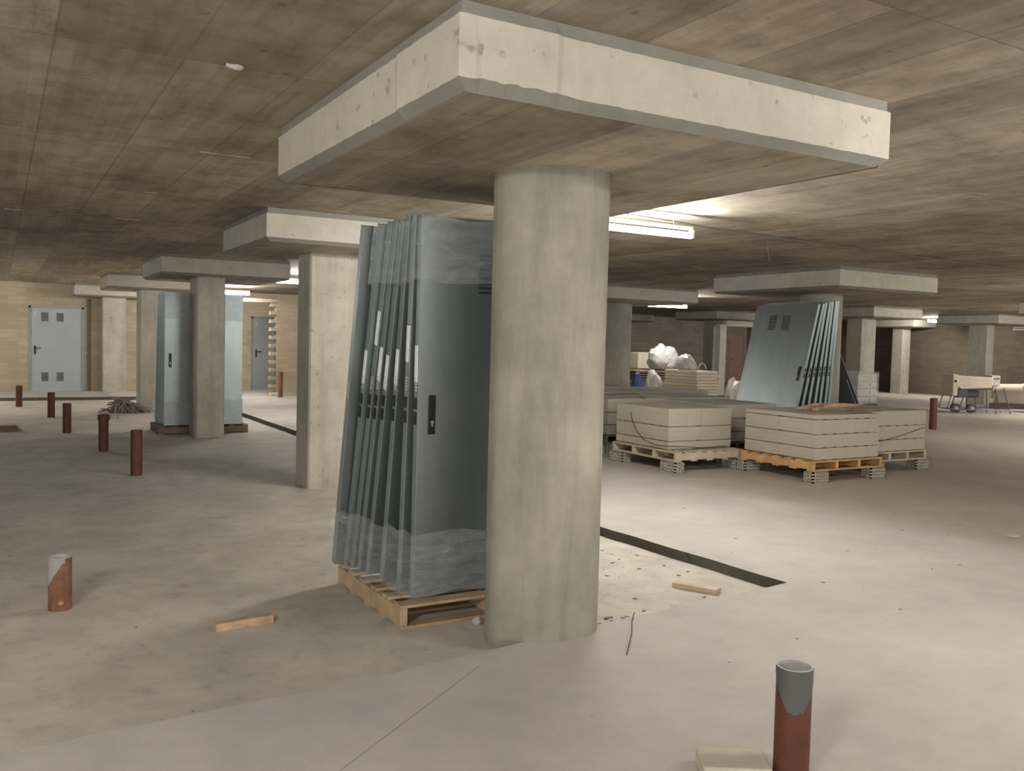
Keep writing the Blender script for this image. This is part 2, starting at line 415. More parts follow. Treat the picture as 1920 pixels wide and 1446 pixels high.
# ------------------------------------------------------------------ columns with drop capitals
def capital(x0, x1, y0, y1, parent, zc=2.708, zb=2.437, zs=2.40, chip=False):
    rr = random.Random(int(x0*100+y0*7))
    st = []                                  # stations (x, y, dx, dy)
    def side(ax, ay, bx_, by_, nx, ny, n):
        for k in range(n):
            t = k/n
            if k == 0: continue
            st.append((ax+(bx_-ax)*t, ay+(by_-ay)*t, nx, ny))
    n = 80 if chip else 4
    st.append((x0, y0, -1, -1)); side(x0, y0, x1, y0, 0, -1, n); st.append((x1, y0, 1, -1)); side(x1, y0, x1, y1, 1, 0, n)
    st.append((x1, y1, 1, 1)); side(x1, y1, x0, y1, 0, 1, n); st.append((x0, y1, -1, 1)); side(x0, y1, x0, y0, -1, 0, n)
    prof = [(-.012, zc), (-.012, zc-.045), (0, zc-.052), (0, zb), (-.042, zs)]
    bm = bmesh.new(); rings = [[] for _ in prof]
    for (x, y, dx, dy) in st:
        proud = .0
        if chip and dy == -1 and x < x0+.42: proud = .010
        if chip and dx == -1 and y < y0+.55: proud = .008
        for q, (off, z) in enumerate(prof):
            zz = z; oo = off+(proud if q >= 1 else 0)
            if chip and q == 3: zz += rr.uniform(-.001, .002)
            if chip and q == 3 and dy == -1 and dx == 0 and x0+.08 < x < x0+.5: zz += rr.uniform(.001, .013); oo -= .006
            if chip and q == 2: zz += rr.uniform(-.0015, .0015)
            rings[q].append(bm.verts.new((x+dx*oo, y+dy*oo, zz)))
    m = len(st)
    for q in range(len(prof)-1):
        for i in range(m):
            f = bm.faces.new([rings[q][i], rings[q][(i+1) % m], rings[q+1][(i+1) % m], rings[q+1][i]])
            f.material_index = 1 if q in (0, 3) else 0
    f = bm.faces.new(rings[-1]); f.material_index = 2
    bm.faces.new(rings[0])
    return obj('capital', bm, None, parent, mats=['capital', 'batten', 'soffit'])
def column(cap, shaft, label, zbase=0.0, rnd_=False, chip=False):
    cx, cy = (shaft[0], shaft[1]) if rnd_ else ((shaft[0]+shaft[1])/2, (shaft[2]+shaft[3])/2)
    t = thing('concrete_column', label, 'column', (cx, cy, zbase))
    # build in world coordinates, parts hang off the empty
    bm = bmesh.new()
    if rnd_:
        prof = [(shaft[2]+rnd.uniform(-.001, .001), z) for z in (zbase, .5, 1.0, 1.5, 2.0, 2.40)]
        rings = lathe(bm, prof, cx, cy, 64); bm.faces.new(rings[0]); bm.faces.new(rings[-1])
        s = obj('shaft', bm, 'column', t, smooth=True)
    else:
        x0, x1, y0, y1 = shaft; c = .018
        prism(bm, [(x0+c, y0), (x1-c, y0), (x1, y0+c), (x1, y1-c), (x1-c, y1), (x0+c, y1), (x0, y1-c), (x0, y0+c)], zbase, 2.402)
        s = obj('shaft', bm, 'column_pale', t)
    c = capital(*cap, t, chip=chip)
    inv = Matrix.Translation(-Vector((cx, cy, zbase)))
    for o in (s, c): o.data.transform(inv)
    return t
column((1.39, 3.68, 2.815, 5.13), (2.535, 4.0, .306), 'large round concrete column in the foreground with a chipped square capital', ZR, True, True)
column((2.14, 4.0, 8.27, 10.1), (2.80, 3.34, 9.05, 9.5), 'narrow square concrete column just left of the front stack of steel doors', ZR)
column((2.08, 4.0, 13.97, 15.95), (2.62, 3.04, 14.15, 14.75), 'square concrete column with wrapped doors leaning behind it', ZR)
column((1.88, 3.9, 19.22, 20.95), (2.49, 2.98, 19.45, 20.0), 'square concrete column left of the wrapped doors, thin rubble at its foot', ZR)
column((1.62, 3.6, 24.35, 25.05), (2.27, 2.83, 24.62, 25.05), 'pale concrete column against the far brick wall right of the vented door')
column((10.25, 12.45, 8.55, 11.1), (11.36, 9.82, .32), 'round concrete column behind the right-hand leaning steel doors', 0, True)
column((10.3, 12.65, 14.15, 16.5), (11.42, 15.3, .31), 'dark stained round concrete column just right of the front column', 0, True)
column((19.75, 21.75, 15.35, 17.4), (20.25, 20.85, 16.1, 16.6), 'broad concrete column behind the wrapped brick pallet on the right')
column((28.0, 29.28, 20.1, 22.4), (28.35, 28.8, 20.75, 21.2), 'slim pale concrete column standing before the far brown wall')
column((25.35, 27.5, 15.4, 17.35), (25.65, 26.0, 15.9, 16.5), 'bright two-toned concrete column behind the plaster machine')
column((19.75, 21.75, 21.2, 23.2), (20.38, 20.85, 22.0, 22.5), 'far concrete column beside the pale doorway frame')
column((19.2, 21.45, 26.4, 28.4), (20.2, 20.6, 27.0, 27.4), 'farthest concrete column, only its pale capital end visible right of the dark round column')
column((19.6, 21.8, 9.2, 11.45), (20.4, 20.9, 10.0, 10.5), 'concrete column at the right edge, only its capital corner in view')

# ------------------------------------------------------------------ tube lights
def lamp(x0, x1, y, z, s, label, lit=True, alongy=False):
    t = thing('tube_light', label, 'ceiling light', ((x0+x1)/2, y, z), (0, 0, R(90) if alongy else 0), 'fluorescent tube lights')
    h = (x1-x0)/2
    bm = bmesh.new(); bx(bm, -h, h, -.022, .022, .05, .078); obj('housing', bm, 'white_plastic', t, .006)
    bm = bmesh.new(); tube(bm, [(-h+.02, 0, 0), (h-.02, 0, 0)], .028, 12); obj('tube', bm, emit('lit_tube', TUBE*s) if lit else 'white_plastic', t, smooth=True)
    for q in (-1, 1):
        bm = bmesh.new(); bx(bm, q*h-.015, q*h+.015, -.028, .028, -.03, .05); obj('end_cap', bm, 'white_plastic', t, .005)
        if lit:
            bm = bmesh.new(); tube(bm, [(q*h*.7, 0, .07), (q*h*.7, 0, 2.708-z)], .004, 6); obj('suspension_rod', bm, 'steel', t)
for a in LAMPS: lamp(*a)
for a in LAMPS_OUT: lamp(*a)
lamp(15.6, 17.2, 0, 2.35, 0, 'unlit white tube on the far wall at the right edge', lit=False, alongy=True)
o = [q for q in COL.objects if q.get('label', '').startswith('unlit white')][0]; o.location = (29.2, 16.4, 2.35)

# conduit line and hanging wires
bm = bmesh.new(); tube(bm, [(4.6, 6.42, 2.69), (6.3, 6.7, 2.69), (9.5, 6.98, 2.69), (14, 7.3, 2.69)], .009, 6)
tag(obj('ceiling_cable', bm, 'cable'), 'thin cable running along the ceiling right of the front tube light', 'cable')
for i, (x, y, dx, ln, lb) in enumerate([(7.26, 7.05, .05, .24, 'left'), (7.9, 7.05, -.06, .2, 'middle'), (8.89, 7.05, -.02, .2, 'right')]):
    bm = bmesh.new(); tube(bm, [(x, y, 2.707), (x+dx*.4, y, 2.707-ln*.5), (x+dx, y, 2.707-ln)], .004, 5)
    tag(obj('hanging_wire', bm, 'cable'), '%s one of three short wires hanging from the ceiling before the right capital' % lb, 'wire', 'hanging wires')
bm = bmesh.new(); bmesh.ops.create_icosphere(bm, subdivisions=2, radius=.034)
for v in bm.verts: v.co = Vector((v.co.x*1.2, v.co.y*.8, v.co.z*.35))*rnd.uniform(.8, 1.25)
o = obj('plaster_blob', bm, 'white_plastic'); o.location = (.9, 4.06, 2.70); tag(o, 'small white lump stuck to the ceiling at upper left', 'lump')

# ------------------------------------------------------------------ steel door leaves
def leaf(name, Wd, Ln, edge_label=None, handle_at='left', lock=True, vents=True, plate=True, T=.052, edge_low=False):
    """origin at the bottom left corner of the front face; front faces -y"""
    t = thing(name, '', 'steel door', (0, 0, 0))
    bm = bmesh.new(); bx(bm, .012, Wd-.012, .004, T-.004, .006, Ln-.006)
    bx(bm, .003, Wd-.003, 0, .004, .001, Ln-.001); bx(bm, .003, Wd-.003, T-.004, T, .001, Ln-.001)
    obj('leaf', bm, 'galv', t)
    for a0, a1 in ((0, .011), (Wd-.011, Wd)):
        bm = bmesh.new(); bx(bm, a0, a1, 0.0005, T-.0005, 0, Ln); obj('edge_strip', bm, 'galv_edge', t, .002)
    hx = .085 if handle_at == 'left' else Wd-.085
    if plate:
        bm = bmesh.new(); bx(bm, hx-.022, hx+.022, -.009, .001, .93, 1.15); pl = obj('handle_plate', bm, 'black', t, .008)
        bm = bmesh.new(); tube(bm, [(hx, -.012, 1.0), (hx, -.006, 1.0)], .010, 12); bx(bm, hx-.004, hx+.004, -.0125, -.006, .975, .995); obj('keyhole', bm, 'steel', pl)
    ex0, ex1 = (-.003, .013) if handle_at == 'left' else (Wd-.013, Wd+.0015)
    if lock:
        bm = bmesh.new(); bx(bm, ex0-.002, ex1, .012, .044, 1.07, 1.135); obj('edge_lock', bm, 'black', t, .003)
        bm = bmesh.new(); bx(bm, ex0-.002, ex1, .012, .044, .985, 1.055); obj('edge_lock', bm, 'black', t, .003)
    if edge_label is not None:
        z = edge_label; bm = bmesh.new(); bx(bm, ex0, ex1, .012, .050, z, z+.205); obj('sticker', bm, 'sticker', t)
    if lock:
        bm = bmesh.new()
        for q in range(5):
            for p in range(2): bx(bm, ex0-.001, ex1, .018+p*.014, .027+p*.014, 1.17+q*.017, 1.18+q*.017)
        obj('edge_slots', bm, 'white_plastic', t)
    if vents:
        for vx in ((.36, .66) if handle_at == 'left' else (.33, .60)):
            for vz in ((1.72, .30) if edge_low else (1.72,)):
                bm = bmesh.new()
                for s in range(9): bx(bm, vx, vx+.15, -.004, .002, vz+s*.026, vz+.013+s*.026, rot=(R(25), 0, 0))
                obj('vent_slots', bm, 'slot_shade', t)
    return t
def setleaf(t, x, y, z, top_y, top_z, label, group, rz=0, tx=0):
    a = math.atan2(y-top_y, top_z-z)
    t.location = (x, y, z+.06*abs(math.sin(a))); t.rotation_euler = (a, 0, rz); tag(t, label, 'steel door', group)

# front stack, leaning against the back of the large column
PZ = ZR+.135
GA = 'steel doors leaning on the front column'
specA = [ # y bottom, y top, x, label z, words
 (4.533, 4.435, 2.02, 1.984, 2.135, 1.22, 'frontmost wide galvanised steel door of the front stack, black handle plate in view'),
 (4.678, 4.498, 2.0, 1.973, 2.145, 1.33, 'second steel door from the front of the front stack, its sticker highest but one'),
 (4.905, 4.562, 1.985, 1.967, 2.16, 1.20, 'third steel door from the front of the front stack, just before the wide dark gap'),
 (5.07, 4.625, 1.957, 1.955, 2.16, 1.17, 'fourth steel door from the front of the front stack, behind the dark gap'),
 (5.18, 4.689, 1.942, 1.946, 2.17, 1.22, 'fifth steel door from the front of the front stack, sticker with a dark corner'),
 (5.255, 4.752, 1.925, 1.936, 2.17, 1.44, 'sixth steel door from the front of the front stack, its white sticker the highest'),
 (5.322, 4.828, 1.902, 1.905, 2.16, 1.20, 'seventh steel door of the front stack, narrow sticker half hidden'),
 (5.395, 4.95, 1.85, 1.847, 2.15, None, 'rearmost steel door of the front stack, without sticker, set apart on the left')]
for i, (yb, yt, x, xt, LD, zl, lb) in enumerate(specA):
    t = leaf('steel_door', 1.14, LD, zl, 'left', lock=(i < 7), vents=(i == 0), plate=(i == 0), T=.056)
    if i == 7:
        bm = bmesh.new()
        for q in range(5):
            for p in range(2): bx(bm, -.002, .01, .016+p*.016, .026+p*.016, 1.10+q*.02, 1.112+q*.02)
        obj('edge_slots', bm, 'white_plastic', t)
    setleaf(t, x, yb, PZ+.001, yt, PZ+math.sqrt(LD*LD-(yb-yt)**2), lb, GA)
    t.rotation_euler.y = math.asin((xt-x)/LD)

def pallet(name, label, x0, x1, y0, y1, z, mat, along='y', h=.13, group='wooden pallets', ns=4, nb=7):
    """along = direction of the stringers; boards cross them"""
    Lx, Ly = x1-x0, y1-y0
    t = thing(name, label, 'pallet', (x0, y0, z), group=group)
    rr = random.Random(int(x0*31+y0*17)); bt = .018
    def place(a0, a1, b0, b1, z0, z1, nm):
        # a = along stringer axis, b = across
        if along == 'y': return box(nm, mat, t, b0, b1, a0, a1, z0, z1, bevel=.003)
        return box(nm, mat, t, a0, a1, b0, b1, z0, z1, bevel=.003)
    A, B = (Ly, Lx) if along == 'y' else (Lx, Ly)
    for i in range(ns):
        c = .022+(B-.044)*i/(ns-1); place(0.004, A-.004, c-.022, c+.022, bt, h-bt, 'stringer')
    for i in range(nb):
        wdt = .092+rr.uniform(-.006, .008); c = wdt/2+(A-wdt)*i/(nb-1)
        place(c-wdt/2, c+wdt/2, rr.uniform(0, .006), B-rr.uniform(0, .006), h-bt, h, 'top_board')
    nbb = 5
    for i in range(nbb):
        wdt = .095; c = wdt/2+(A-wdt)*i/(nbb-1)
        place(c-wdt/2, c+wdt/2, 0, B, 0, bt, 'bottom_board')
    return t
pallet('wooden_pallet', 'raw wooden pallet under the front stack of steel doors', 1.90, 3.05, 4.43, 5.47, ZR, 'wood', 'y', .135, ns=3, nb=6)

# stretch film round the front stack : bands that follow the leaning stack
def film_band(name, mat, z0, z1, front, back, x0f, x0b, x1, label, seed=3, wr=.006):
    """front/back = functions giving y of the outer faces at height z"""
    rr = random.Random(seed); bm = bmesh.new(); rings = []
    nz = 10
    for k in range(nz+1):
        z = z0+(z1-z0)*k/nz
        yf, yb = front(z), back(z)
        pts = []
        for i in range(9): pts.append((x1-(x1-x0f)*i/8, yf))
        for i in range(1, 13): pts.append((x0f+(x0b-x0f)*i/12, yf+(yb-yf)*i/12))
        for i in range(1, 9): pts.append((x0b+(x1-x0b)*i/8, yb))
        ring = []
        for j, (x, y) in enumerate(pts):
            ring.append(bm.verts.new((x-rr.uniform(0, wr), y+rr.uniform(-wr, wr)*.4, z+(rr.uniform(-.02, .02) if k in (0, nz) else 0))))
        rings.append(ring)
    for a, b in zip(rings, rings[1:]):
        for j in range(len(a)-1): bm.faces.new([a[j], a[j+1], b[j+1], b[j]])
        bm.faces.new([a[-1], a[0], b[0], b[-1]])
    return tag(obj(name, bm, mat, smooth=True), label, 'plastic film')
def lin(zb, yb, zt, yt): return lambda z: yb+(yt-yb)*(z-zb)/(zt-zb)
fr = lin(PZ, 4.52, 2.19, 4.415)
bk6 = lin(PZ, 5.47, 2.16, 5.03)
film_band('stretch_film', 'film', 1.83, 2.185, fr, lin(PZ, 5.40, 2.16, 4.905), 1.965, 1.89, 3.17, 'clear plastic film around the tops of the front steel doors', 3)
film_band('stretch_film', 'film', PZ+.02, .44, fr, bk6, 1.995, 1.83, 3.17, 'clear plastic film around the feet of the front steel doors', 5)

# right-hand stack, faces towards -x, leaning on the second round column
GG = 'steel doors leaning on the right round column'
gx = [(10.03, 10.55), (10.14, 10.63), (10.30, 10.70), (10.44, 10.77), (10.58, 10.84), (10.70, 10.90), (10.80, 10.96)]
wd = ['frontmost steel door of the right-hand stack, two vents and a black handle plate', 'second steel door of the right-hand stack, behind the vented one',
      'third steel door of the right-hand leaning stack', 'middle steel door of the right-hand leaning stack', 'fifth steel door of the right-hand leaning stack',
      'last but one steel door of the right-hand stack', 'rearmost steel door of the right-hand stack, nearest the round column']
pz2 = .131
for i, ((xb, xt), lb) in enumerate(zip(gx, wd)):
    t = leaf('steel_door', 1.23, 2.12, None, 'right', lock=(i < 6), vents=(i == 0), plate=(i == 0))
    a = math.asin((xt-xb)/2.12)
    # front (-y local) must face -x : rz = -90deg ; top leans to +x
    t.location = (xb, 10.40-.01*(i % 2), pz2+.018); t.rotation_euler = (-a, 0, R(-90)); tag(t, lb, 'steel door', GG)
pallet('wooden_pallet', 'wooden pallet under the right-hand leaning steel doors, behind the block stacks', 9.98, 10.98, 9.1, 10.45, 0, 'wood_dark', 'y')
# dark sheets leaning the other way
for (xb, xt, y0, y1, zt, lb) in [(12.35, 11.70, 9.55, 9.60, 1.05, 'dark metal sheet leaning against the right round column'), (12.62, 11.74, 9.72, 9.9, 1.45, 'tall brown board leaning behind the dark metal sheet')]:
    bm = bmesh.new(); th = .02
    v = [bm.verts.new(p) for p in [(xb, y0, 0), (xb+th, y0, 0), (xt+th, y0, zt), (xt, y0, zt), (xb, y1+.3, 0), (xb+th, y1+.3, 0), (xt+th, y1+.3, zt), (xt, y1+.3, zt)]]
    for f in ((0, 1, 2, 3), (7, 6, 5, 4), (0, 4, 5, 1), (1, 5, 6, 2), (2, 6, 7, 3), (3, 7, 4, 0)): bm.faces.new([v[i] for i in f])
    tag(obj('leaning_sheet', bm, 'sheet_dark' if 'metal' in lb else 'wood_dark'), lb, 'sheet')

# wrapped doors behind the second square column
GC = 'wrapped steel doors behind the square column'
cz = ZR+.131
for i in range(6):
    yb = 14.88+i*.11; yt = 14.86+i*.07
    t = leaf('steel_door', 1.21, 2.12, None, 'left', lock=False, vents=False, plate=(i == 0))
    word = ['frontmost steel door of the wrapped stack behind the square column', 'second', 'third', 'fourth', 'fifth', 'rearmost'][i]
    setleaf(t, 2.265-i*.01, yb, cz+.001, yt, cz+2.12, word if i == 0 else word+' steel door of the wrapped stack behind the square column', GC)
pallet('wooden_pallet', 'low wooden pallet under the wrapped doors behind the square column', 2.16, 3.56, 14.78, 15.62, ZR, 'wood_dark', 'x')
film_band('stretch_film', 'film', cz+.03, .45, lambda z: 14.86, lambda z: 15.51, 2.245, 2.19, 3.49, 'clear film around the foot of the doors behind the square column', 8)
film_band('stretch_film', 'film', 1.75, 2.15, lambda z: 14.84, lambda z: 15.36, 2.245, 2.19, 3.49, 'clear film around the top of the doors behind the square column', 9)

# ------------------------------------------------------------------ block stacks
def hollow_brick(x, y, z, lx, ly, lz, label, group='hollow bricks under the pallets'):
    bm = bmesh.new()
    e = .004
    bx(bm, e, lx-e, e, ly-e, 0, lz)
    # webs on the -x and -y faces leave a grid of real pockets
    def web(face, n, m):
        ln = ly if face == 'x' else lx
        for i in range(n+1):
            a = (ln-.016)*i/n
            for sgn in (0,):
                if face == 'x': bx(bm, -.012, e, a, a+.016, 0, lz)
                else: bx(bm, a, a+.016, -.012, e, 0, lz)
        for j in range(m+1):
            b = (lz-.018)*j/m
            if face == 'x': bx(bm, -.012, e, 0, ln, b, b+.018)
            else: bx(bm, 0, ln, -.012, e, b, b+.018)
    web('x', max(3, int(ly/.035)), 3); web('y', max(3, int(lx/.035)), 3)
    t = thing('hollow_brick', label, 'brick', (x, y, z), group=group)
    obj('brick_shell', bm, 'hollow', t)
    box('brick_core', 'hole_shade', t, .001, lx-.002, .001, ly-.002, .004, lz-.004, label='dark core painted as the shade in the brick holes')  # dark core colour stands in for the shade inside the pockets
    return t
def block_mesh(lx, ly, lz):
    bm = bmesh.new(); g = .0006
    bx(bm, g+.03, lx-g-.03, g+.03, ly-g-.03, 0, .012)
    cuts = [.012, lz*.28, lz*.72, lz] if lz > .1 else [.012, lz]
    for a, b in zip(cuts, cuts[1:]):
        bx(bm, g, lx-g, g, ly-g, a+(.002 if a > .0125 else 0), b)
        if b < lz: bx(bm, g+.003, lx-g-.003, g+.003, ly-g-.003, b-.001, b+.003)
    me = bpy.data.meshes.new('block'); bmesh.ops.recalc_face_normals(bm, faces=bm.faces); bm.to_mesh(me); bm.free()
    me.materials.append(MAT['block']); return me
def block_stack(x0, x1, y0, y1, z, layers, nx, ny, where):
    zz = z; lx, ly = (x1-x0)/nx, (y1-y0)/ny; rr = random.Random(int(x0*100))
    for li, h in enumerate(layers):
        me = block_mesh(lx, ly, h)
        nm = 'top' if li == len(layers)-1 else ('bottom' if li == 0 else ('second' if li == 1 else 'third'))
        for i in range(nx):
            for j in range(ny):
                o = bpy.data.objects.new('concrete_block', me); COL.objects.link(o)
                o.location = (x0+i*lx+rr.uniform(-.0006, .0006), y0+j*ly+rr.uniform(-.0006, .0006), zz)
                if nx == 6: w1, w2 = ('leftmost', 'second', 'third', 'fourth', 'fifth', 'rightmost')[i], ('front-row', 'back-row')[j]
                elif ny == 6: w1, w2 = ('left', 'right')[i], ('frontmost', 'second', 'third', 'fourth', 'fifth', 'rearmost')[j]
                else: w1, w2 = ('left', 'right')[i], ('front', 'middle', 'rear')[j]
                tag(o, '%s %s grey concrete block, %s layer, %s' % (w1, w2, nm, where), 'concrete block', 'concrete blocks of the '+where)
        zz += h
    return zz
FB = .128; PH = .118; ZB = FB+PH
def feet(x0, x1, y0, y1, lx, ly, where, which):
    nm = {0: 'front left', 1: 'front right', 2: 'rear left', 3: 'rear right'}
    for k, (x, y) in enumerate([(x0-.02, y0-.02), (x1-lx+.02, y0-.02), (x0-.02, y1-ly+.02), (x1-lx+.02, y1-ly+.02)]):
        if k in which: hollow_brick(x, y, 0, lx, ly, FB-.002, 'hollow brick under the %s corner of the %s' % (nm[k], where))
GP = 'wooden pallets'
# left front stack
s1 = 'stack on the pale pallet'
feet(7.02, 8.12, 8.15, 9.42, .13, .27, s1, (0, 1, 2, 3))
pallet('wooden_pallet', 'pale wooden pallet on hollow bricks under the left front block stack', 7.02, 8.12, 8.15, 9.42, FB, 'wood_pale', 'x', PH)
block_stack(7.07, 8.10, 8.36, 9.41, ZB, [.10, .18, .225], 2, 6, s1)
s2 = 'stack on the orange pallet'
feet(8.02, 9.22, 6.95, 8.10, .25, .13, s2, (0, 1, 2, 3))
pallet('wooden_pallet', 'orange wooden pallet on hollow bricks under the middle block stack', 8.02, 9.22, 6.95, 8.10, FB, 'wood_orange', 'y', PH)
block_stack(8.07, 9.17, 6.98, 8.08, ZB, [.14, .157, .17, .058], 6, 2, s2)
s3 = 'stack right behind the orange pallet'
feet(9.42, 10.52, 7.27, 8.4, .25, .13, s3, (1, 0, 3))
pallet('wooden_pallet', 'greyish wooden pallet under the right-hand block stack', 9.42, 10.52, 7.27, 8.4, FB, 'wood_pale', 'y', PH)
block_stack(9.44, 10.50, 7.29, 8.38, ZB, [.15, .175, .195], 6, 2, s3)
rows = [(8.22, 9.36, 8.75, 9.85, 'shaded stack between the front stacks'), (6.0, 7.12, 9.78, 10.9, 'stack half hidden by the round column'),
        (7.35, 8.5, 10.02, 11.12, 'second-row stack behind the pale pallet'), (8.7, 9.8, 10.1, 11.2, 'second-row stack before the leaning doors'),
        (6.3, 7.4, 11.35, 12.45, 'third-row left stack'), (7.55, 8.65, 11.4, 12.5, 'third-row middle stack'),
        (8.8, 9.9, 11.5, 12.6, 'third-row right stack'), (8.6, 9.7, 12.8, 13.8, 'rearmost stack of the block field'), (9.95, 11.0, 11.9, 13.0, 'stack behind the leaning doors')]
for i, (a, b, c, d, lb) in enumerate(rows):
    if i < 2: feet(a, b, c, d, .13, .25, lb, (0, 1))
    else:
        feet(a, b, c, d, .13, .25, lb, (0, 1, 2, 3))
    if i < 2: feet(a, b, c, d, .13, .25, lb, (2, 3))
    pallet('wooden_pallet', 'wooden pallet under the '+lb, a, b, c, d, FB, 'wood_dark' if i != 1 else 'wood_pale', 'y', PH)
    block_stack(a+.03, b-.03, c+.02, d-.03, ZB, [.14, .175, .195], 2, 3, lb)
# straps
def strap(pts, label, r=.004):
    bm = bmesh.new(); tube(bm, pts, r, 5); tag(obj('strap', bm, 'dark_stuff'), label, 'strap', None)
strap([(7.055, 9.1, .66), (7.05, 9.05, .55), (7.055, 8.95, .42), (7.05, 8.8, .33), (7.05, 8.55, .29), (7.055, 8.33, .30), (7.3, 8.33, .285), (7.6, 8.32, .262), (8.0, 8.34, .27)], 'thin dark strap sagging around the left front block stack')
strap([(7.6, 9.5, .79), (7.55, 9.6, .86), (7.5, 9.9, .84), (7.4, 10.3, .80)], 'curved dark strap lying over the second row of blocks')
strap([(9.5, 7.27, .40), (9.6, 7.27, .39), (10.0, 7.27, .45), (10.45, 7.27, .54)], 'loose strap slanting across the right-hand block stack')
# splintered wood on the orange pallet stack
zt2 = ZB+.525
for i, (x, y, a, ln, lb) in enumerate([(8.35, 7.3, 15, .35, 'left splintered stick lying on the middle block stack'), (8.5, 7.25, -22, .5, 'longest splintered stick across the middle block stack'),
                                  (8.45, 7.42, 5, .4, 'upper splintered stick on the middle block stack'), (8.75, 7.12, -35, .42, 'dark splintered stick at the front edge of the middle block stack'),
                                  (8.3, 7.5, -8, .33, 'rear splintered stick on the middle block stack')]):
    bm = bmesh.new(); pts = [(k*ln/5, rnd.uniform(-.012, .012), rnd.uniform(0, .015)+.012) for k in range(6)]
    tube(bm, pts, [.008, .024, .028, .022, .018, .005], 6)
    o = obj('wood_splinter', bm, 'splinter' if i != 3 else 'wood_dark'); o.location = (x, y, zt2+.018+(.045 if i in (1, 2) else 0)); o.rotation_euler = (0, R(-3 if i == 1 else 0), R(a)); tag(o, lb, 'wood scrap', 'splintered wood on the blocks')

# ------------------------------------------------------------------ stuff behind the block field
t = thing('board_stack', 'bright beige stack of building boards behind the block field', 'board stack', (13.46, 15.0, 0))
for k in range(12): box('board_layer', 'plaster', t, rnd.uniform(0, .03), .66-rnd.uniform(0, .03), rnd.uniform(0, .03), 1.15-rnd.uniform(0, .05), .14+k*.07, .203+k*.07, bevel=.004)
for yy in (.1, .5, .95): box('bearer', 'wood', t, 0, .66, yy, yy+.1, 0, .14)
pallet('wooden_pallet', 'wooden pallet carrying the junk behind the beige board stack', 13.2, 14.7, 16.7, 18.6, 0, 'wood_dark', 'y', group=GP)
t = thing('crate_pile', 'dark crate of mixed materials behind the beige boards', 'crate', (13.2, 16.7, .131))
box('crate_body', 'hollow', t, 0, 1.45, 0, 1.85, 0, .55, bevel=.01)
for k in range(4): box('slat', 'wood_dark', t, -.03, 1.48, -.03, 1.88, .56+k*.06, .60+k*.06)
def crumple(name, label, cat, loc, size, mat, seed, sub=4, peak=None):
    rr = random.Random(seed); bm = bmesh.new(); bmesh.ops.create_icosphere(bm, subdivisions=sub, radius=.5)
    dirs = [Vector((rr.gauss(0, 1), rr.gauss(0, 1), rr.gauss(0, 1))).normalized() for _ in range(26)]
    for v in bm.verts:
        d = v.co.normalized(); k = max(d.dot(q) for q in dirs)
        s = .66+.9*max(0, k-.80)+.035*math.sin(v.co.x*31+seed)*math.cos(v.co.z*27)+rr.uniform(-.012, .012)
        v.co = Vector((v.co.x*size[0]*s*1.3, v.co.y*size[1]*s*1.3, (max(v.co.z, -.32)+.32)*size[2]*s*1.5))
    o = obj(name, bm, mat, smooth=sub > 2); o.location = loc; return tag(o, label, cat)
zc = .131+.79
crumple('plastic_sheet', 'shiny crumpled white plastic sheet on top of the crate pile', 'plastic sheet', (14.25, 17.15, zc+.01), (.85, .6, .62), 'bag', 4)
box('wrapped_box', 'hollow', None, 14.15, 14.6, 18.0, 18.45, zc, zc+.42, bevel=.02)
tag(bpy.data.objects['wrapped_box'], 'dull grey wrapped box left of the shiny plastic sheet', 'box')
crumple('plastic_bag', 'peaked white plastic bag on the beige board stack', 'plastic bag', (13.75, 15.7, .975), (.5, .45, .36), 'white_plastic', 9)
bm = bmesh.new(); tube(bm, [(13.82+.11*math.cos(a*.4), 15.25, 1.0+.12*math.sin(a*.4)+.02) for a in range(0, 9)], .012, 6); tag(obj('plastic_ring', bm, 'white_plastic'), 'white plastic hoop next to the peaked bag', 'hoop')
crumple('blue_rag', 'blue plastic rag at the left foot of the crate pile', 'rag', (12.9, 16.45, 0), (.28, .25, .95), 'blue', 12, 2)
crumple('plastic_bag', 'dirty pale bag hanging down below the crate pile', 'plastic bag', (13.38, 16.42, 0), (.5, .3, .95), 'white_plastic', 14)
for (px, py, pz, s, sd, lb) in [(14.95, 15.2, 0, .8, 21, 'white crumpled rubble bag just left of the pale doorway post'), (16.4, 16.9, 0, .75, 22, 'flattened white bag right of the pale doorway post'), (16.2, 15.9, 0, .75, 23, 'small white bag at the left foot of the vented steel door')]:
    crumple('rubble_bag', lb, 'bag', (px, py, pz), (.45, .4, s), 'white_plastic', sd, 2)

# brick pallet wrapped in film
t = thing('brick_pallet_load', 'film-wrapped pallet of hollow clay bricks at the foot of the broad column', 'brick stack', (19.45, 15.5, 0))
box('base', 'wood_dark', t, 0, .8, 0, .5, 0, .12)
for k in range(4): box('brick_layer', 'hollow', t, .02, .78, .02, .48, .125+k*.20, .315+k*.20, bevel=.004)
bm = bmesh.new()
for k in range(4): tube(bm, [(.55, .0, .22+k*.2), (.55, .025, .22+k*.2)], .055, 14)
obj('round_hole_end', bm, 'mortar', t)
bm = bmesh.new(); bx(bm, -.01, .81, -.012, .51, .12, .97); obj('film_wrap', bm, 'film_thick', t)

